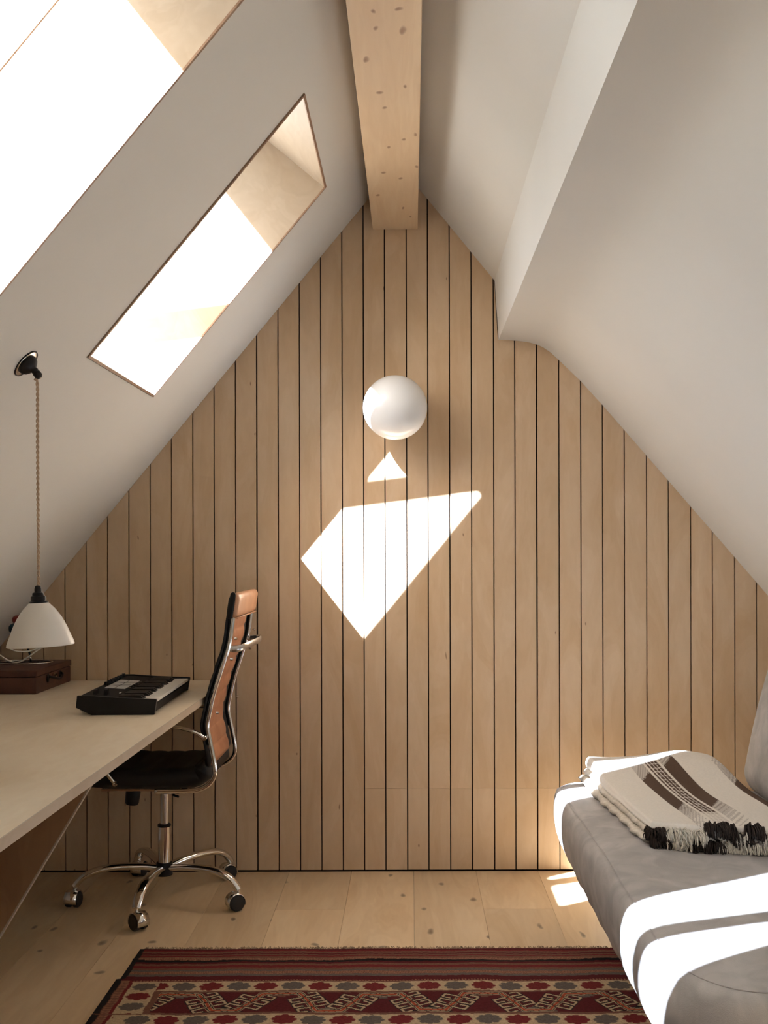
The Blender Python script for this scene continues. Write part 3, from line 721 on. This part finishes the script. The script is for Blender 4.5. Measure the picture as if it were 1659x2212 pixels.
# ------------------------------------------------------------------ kilim rug
RED, DRED, CREAM, GREY, BLK, BRN, ORG, PINK = (.165, .022, .022), (.095, .014, .016), (.50, .36, .215), (.125, .100, .082), (.018, .014, .014), (.17, .075, .050), (.36, .065, .030), (.33, .15, .09)
RU0, RU1, RW0, RW1 = -470, 520, 458, 1750
def rugcol(U, W):
    U = U.copy(); W = W.copy()
    col = np.empty(U.shape+(3,)); col[:] = DRED
    def put(mask, c): col[mask] = c
    x = U-RU0; inv = RU1-U
    t = W-RW0
    # flat woven stripes of the end
    st_ = [(0, 7, DRED), (7, 12, RED), (12, 20, BRN), (20, 25, DRED), (25, 30, BRN), (30, 35, RED), (35, 43, BRN), (43, 52, PINK), (52, 59, BLK), (59, 66, DRED), (66, 74, BRN), (74, 84, RED), (84, 92, BRN), (92, 98, GREY), (98, 109, PINK), (109, 118, GREY), (118, 134, DRED)]
    for a, b, c in st_: put((t >= a) & (t < b), c)
    put(((t > 43) & (t < 52)) & (((U*.42+t*.05) % 1) < .5), BRN)
    put(((t > 98) & (t < 109)) & (((U*.42+t*.05) % 1) < .5), BRN)
    # body: borders + field, repeated towards the camera
    B0 = 134
    tb = t-B0
    body = tb >= 0
    put(body, DRED)
    put(body & (tb < 3) & (((U*.2) % 1) < .6), PINK)
    def win_(a0, a1, b0, b1):
        return (slice(max(0, int(np.searchsorted(us, a0-6))), int(np.searchsorted(us, a1+6))), slice(max(0, int(np.searchsorted(ws_, b0-9))), int(np.searchsorted(ws_, b1+9))))
    def flowers(cx, cy, idx, mask, du=18.5, dv=15.5):
        c = RED if idx % 2 == 0 else GREY
        q = win_(cx-du*1.2, cx+du*1.2, cy-dv*1.2, cy+dv*1.2); X_, Y_ = (U[q]-cx)/du, (W[q]-cy)/dv
        if X_.size == 0: return
        r = np.hypot(X_, Y_); th = np.arctan2(Y_, X_)
        col[q][mask[q] & (r < .80+.24*np.abs(np.cos(4*th))**.6)] = c
    y0 = RW0+B0
    def hband(ya, yb, ph):
        m_ = (W >= ya) & (W < yb) & (x > 30) & (inv > 30); put(m_, CREAM)
        for i in range(30):
            cx = RU0+66+43*i
            if cx < RU1-40: flowers(cx, (ya+yb)/2, i+ph, m_)
        put((np.abs(W-ya) < 1.6) & body, BRN); put((np.abs(W-yb) < 2.2) & body, BRN)
    hband(y0+5, y0+45, 0)
    # side border: dark edge, dashed band, cream band with flowers
    m_ = body & (x > 26) & (x < 68) & (tb > 5); put(m_, CREAM)
    for i in range(28): flowers(RU0+47, y0+25+37*i, i+1, m_, 18, 14)
    m2 = body & (x > 68) & (x < 78) & (tb > 45); put(m2, BRN)
    put(body & (x < 26), BRN); put(body & (x < 26) & (x > 10) & (((W*.16) % 1) < .45), PINK)
    put(body & (x > 21) & (x < 26), RED)
    put(x < 9, BLK); put((inv < 9), BLK)
    # meander fields
    def seg(ax, ay, bx, by, wd, c, mask):
        q = win_(min(ax, bx)-wd, max(ax, bx)+wd, min(ay, by)-wd, max(ay, by)+wd); u_, w_ = U[q], W[q]
        if u_.size == 0: return
        d = np.array([bx-ax, by-ay]); l2 = (d**2).sum()+1e-6
        h = np.clip(((u_-ax)*d[0]+(w_-ay)*d[1])/l2, 0, 1)
        col[q][mask[q] & (np.hypot(u_-ax-d[0]*h, (w_-ay-d[1]*h)) < wd)] = c
    def field(ya, yb):
        f = body & (W >= ya) & (W < yb) & (x > 78) & (inv > 60); put(f, DRED)
        H = yb-ya; yt, ybm = ya+9, yb-9
        kk = -4
        T = 156.5
        for kk in range(-3, 5):
            c0 = -2+T*kk
            # stepped medallions between the bands
            for (cx, sgn, c) in ((c0+33, 1, GREY if kk % 2 else BLK), (c0-43, -1, GREY if kk % 2 == 0 else BRN)):
                for s_ in range(5):
                    wdt = 30-6*s_
                    yy = (yb-3-s_*4.5) if sgn > 0 else (ya+3+s_*4.5)
                    put(f & (np.abs(U-cx) < wdt) & (np.abs(W-yy) < 2.4), c)
        for kk in range(-4, 6):
            c0 = -2+T*kk
            pts = [(c0-15, yt), (c0+15, ybm), (c0+53, ybm), (c0+83, yt), (c0+T-15, yt)]
            for wd, c in ((6.2, CREAM), (5.0, BLK), (3.2, CREAM), (2.2, ORG)):
                for (ax, ay), (bx, by) in zip(pts, pts[1:]): seg(ax, ay, bx, by, wd, c, f)
            for (ax, ay), (bx, by) in ((pts[0], pts[1]), (pts[3], pts[2])):
                dx, dy = bx-ax, by-ay; l = math.hypot(dx, dy); tx, ty = dx/l, dy/l; nx, ny = (ty, -tx)
                for sd in (-1, 1):
                    for q in (-.22, .06, .34):
                        def lp(tt, nn): return (ax+tx*l*(.5+tt)+nx*nn*sd, ay+ty*l*(.5+tt)+ny*nn*sd)
                        q2 = q-.06 if sd < 0 else -q+.06
                        sg = 1 if sd < 0 else -1
                        hk = [lp(q2, 4), lp(q2, 25), lp(q2+.17*sg, 25), lp(q2+.17*sg, 13)]
                        for wd, c in ((3.6, BLK), (1.7, CREAM)):
                            for (e, g_), (h_, k_) in zip(hk, hk[1:]): seg(e, g_, h_, k_, wd, c, f)
        put((np.abs(W-ya) < 2) & (x > 70) & body, BRN); put((np.abs(W-yb) < 2.5) & (x > 70) & body, BRN)
    yy = y0+46
    for i in range(8):
        field(yy, yy+77); hb = yy+80; hband(hb, hb+40, 1); yy = hb+44
        if yy > RW1-60: break
    # worn, uneven dye
    return col
us = np.arange(RU0, RU1+.1, 1.25)
ws_ = np.concatenate([np.arange(RW0, 790, 1.25), np.arange(790, RW1, 8.0)])
UU, WW = np.meshgrid(us, ws_, indexing='ij')
cw = rugcol(UU+.8*np.sin(WW*.11), WW+5*np.exp(-((UU+55)/38)**2)*np.exp(-((WW-525)/45)**2)+3*np.exp(-((UU-240)/30)**2)*np.exp(-((WW-515)/30)**2)+1.6*np.sin(UU*.021)+1.0*np.sin(UU*.063+1)+.5*np.sin(UU*.33))
hh = .9*np.exp(-((WW-508-4*np.sin(UU*.02))/6)**2)*(1.2+1.6*np.sin(UU*.017+2.2))+.35*np.sin(UU*.03+WW*.02)
hh = 686.0-2.2-np.maximum(hh, -.6)
jog = np.where(WW < RW0+128, 0, -6.0)*(np.clip(1-(UU-RU0)/40, 0, 1))
VX = np.stack([(UU+jog)*S, -WW*S, EYE-hh*S], -1).reshape(-1, 3)
NI, NJ = UU.shape
I, J = np.meshgrid(np.arange(NI-1), np.arange(NJ-1), indexing='ij'); A = (I*NJ+J).ravel()
faces = np.stack([A, A+1, A+NJ+1, A+NJ], 1)
me = bpy.data.meshes.new('rug'); org = np.array(P(0, 687, 1000))
nv = len(VX)
# add a rim going down to the boards so that the rug has thickness
rim = np.concatenate([np.arange(NJ)*1, np.arange(1, NI)*NJ+NJ-1, (NI-1)*NJ+np.arange(NJ-2, -1, -1), np.arange(NI-2, 0, -1)*NJ])
lowv = VX[rim].copy(); lowv[:, 2] = .0006
VX = np.concatenate([VX, lowv]); k = np.arange(len(rim)); k2 = (k+1) % len(rim)
faces = np.concatenate([faces, np.stack([rim[k], rim[k2], nv+k2, nv+k], 1)])
me.vertices.add(len(VX)); me.vertices.foreach_set('co', (VX-org).astype('f').ravel())
me.loops.add(faces.size); me.loops.foreach_set('vertex_index', faces.astype('i').ravel())
me.polygons.add(len(faces)); me.polygons.foreach_set('loop_start', np.arange(0, faces.size, 4, dtype='i'))
me.update(calc_edges=True); me.validate()
bm = bmesh.new(); bm.from_mesh(me); bmesh.ops.recalc_face_normals(bm, faces=bm.faces); bm.to_mesh(me); bm.free()
ca_ = me.color_attributes.new('weave', 'FLOAT_COLOR', 'POINT')
arr = np.ones((len(VX), 4), 'f'); arr[:nv, :3] = cw.reshape(-1, 3); arr[nv:, :3] = DRED
ca_.data.foreach_set('color', arr.ravel()); me.materials.append(M['kilim']); me.shade_smooth()
rugt = thing('rug', 'dark red patterned kilim rug with cream hooked motifs on the floor', 'rug', P(0, 687, 1000))
link(bpy.data.objects.new('woven_field', me), rugt, P(0, 687, 1000))
rnd = random.Random(3); gs = []
for i in range(900):
    u = rnd.uniform(RU0+8, RU1); a = rnd.gauss(0, .6); l = rnd.uniform(5, 13); h = rnd.uniform(1, 4)
    p0 = P(u, 685.3, RW0+1); p1 = P(u+math.sin(a)*l*.5, 685.5-h, RW0-l*.5); p2 = P(u+math.sin(a)*l, 686.2, RW0-l*math.cos(a)*.9)
    gs.append(tube([p0, p1, p2], .0008, seg=3))
f_ = obj('warp_fringe', join(*gs), M['fringe'], rugt); f_['kind'] = 'stuff'
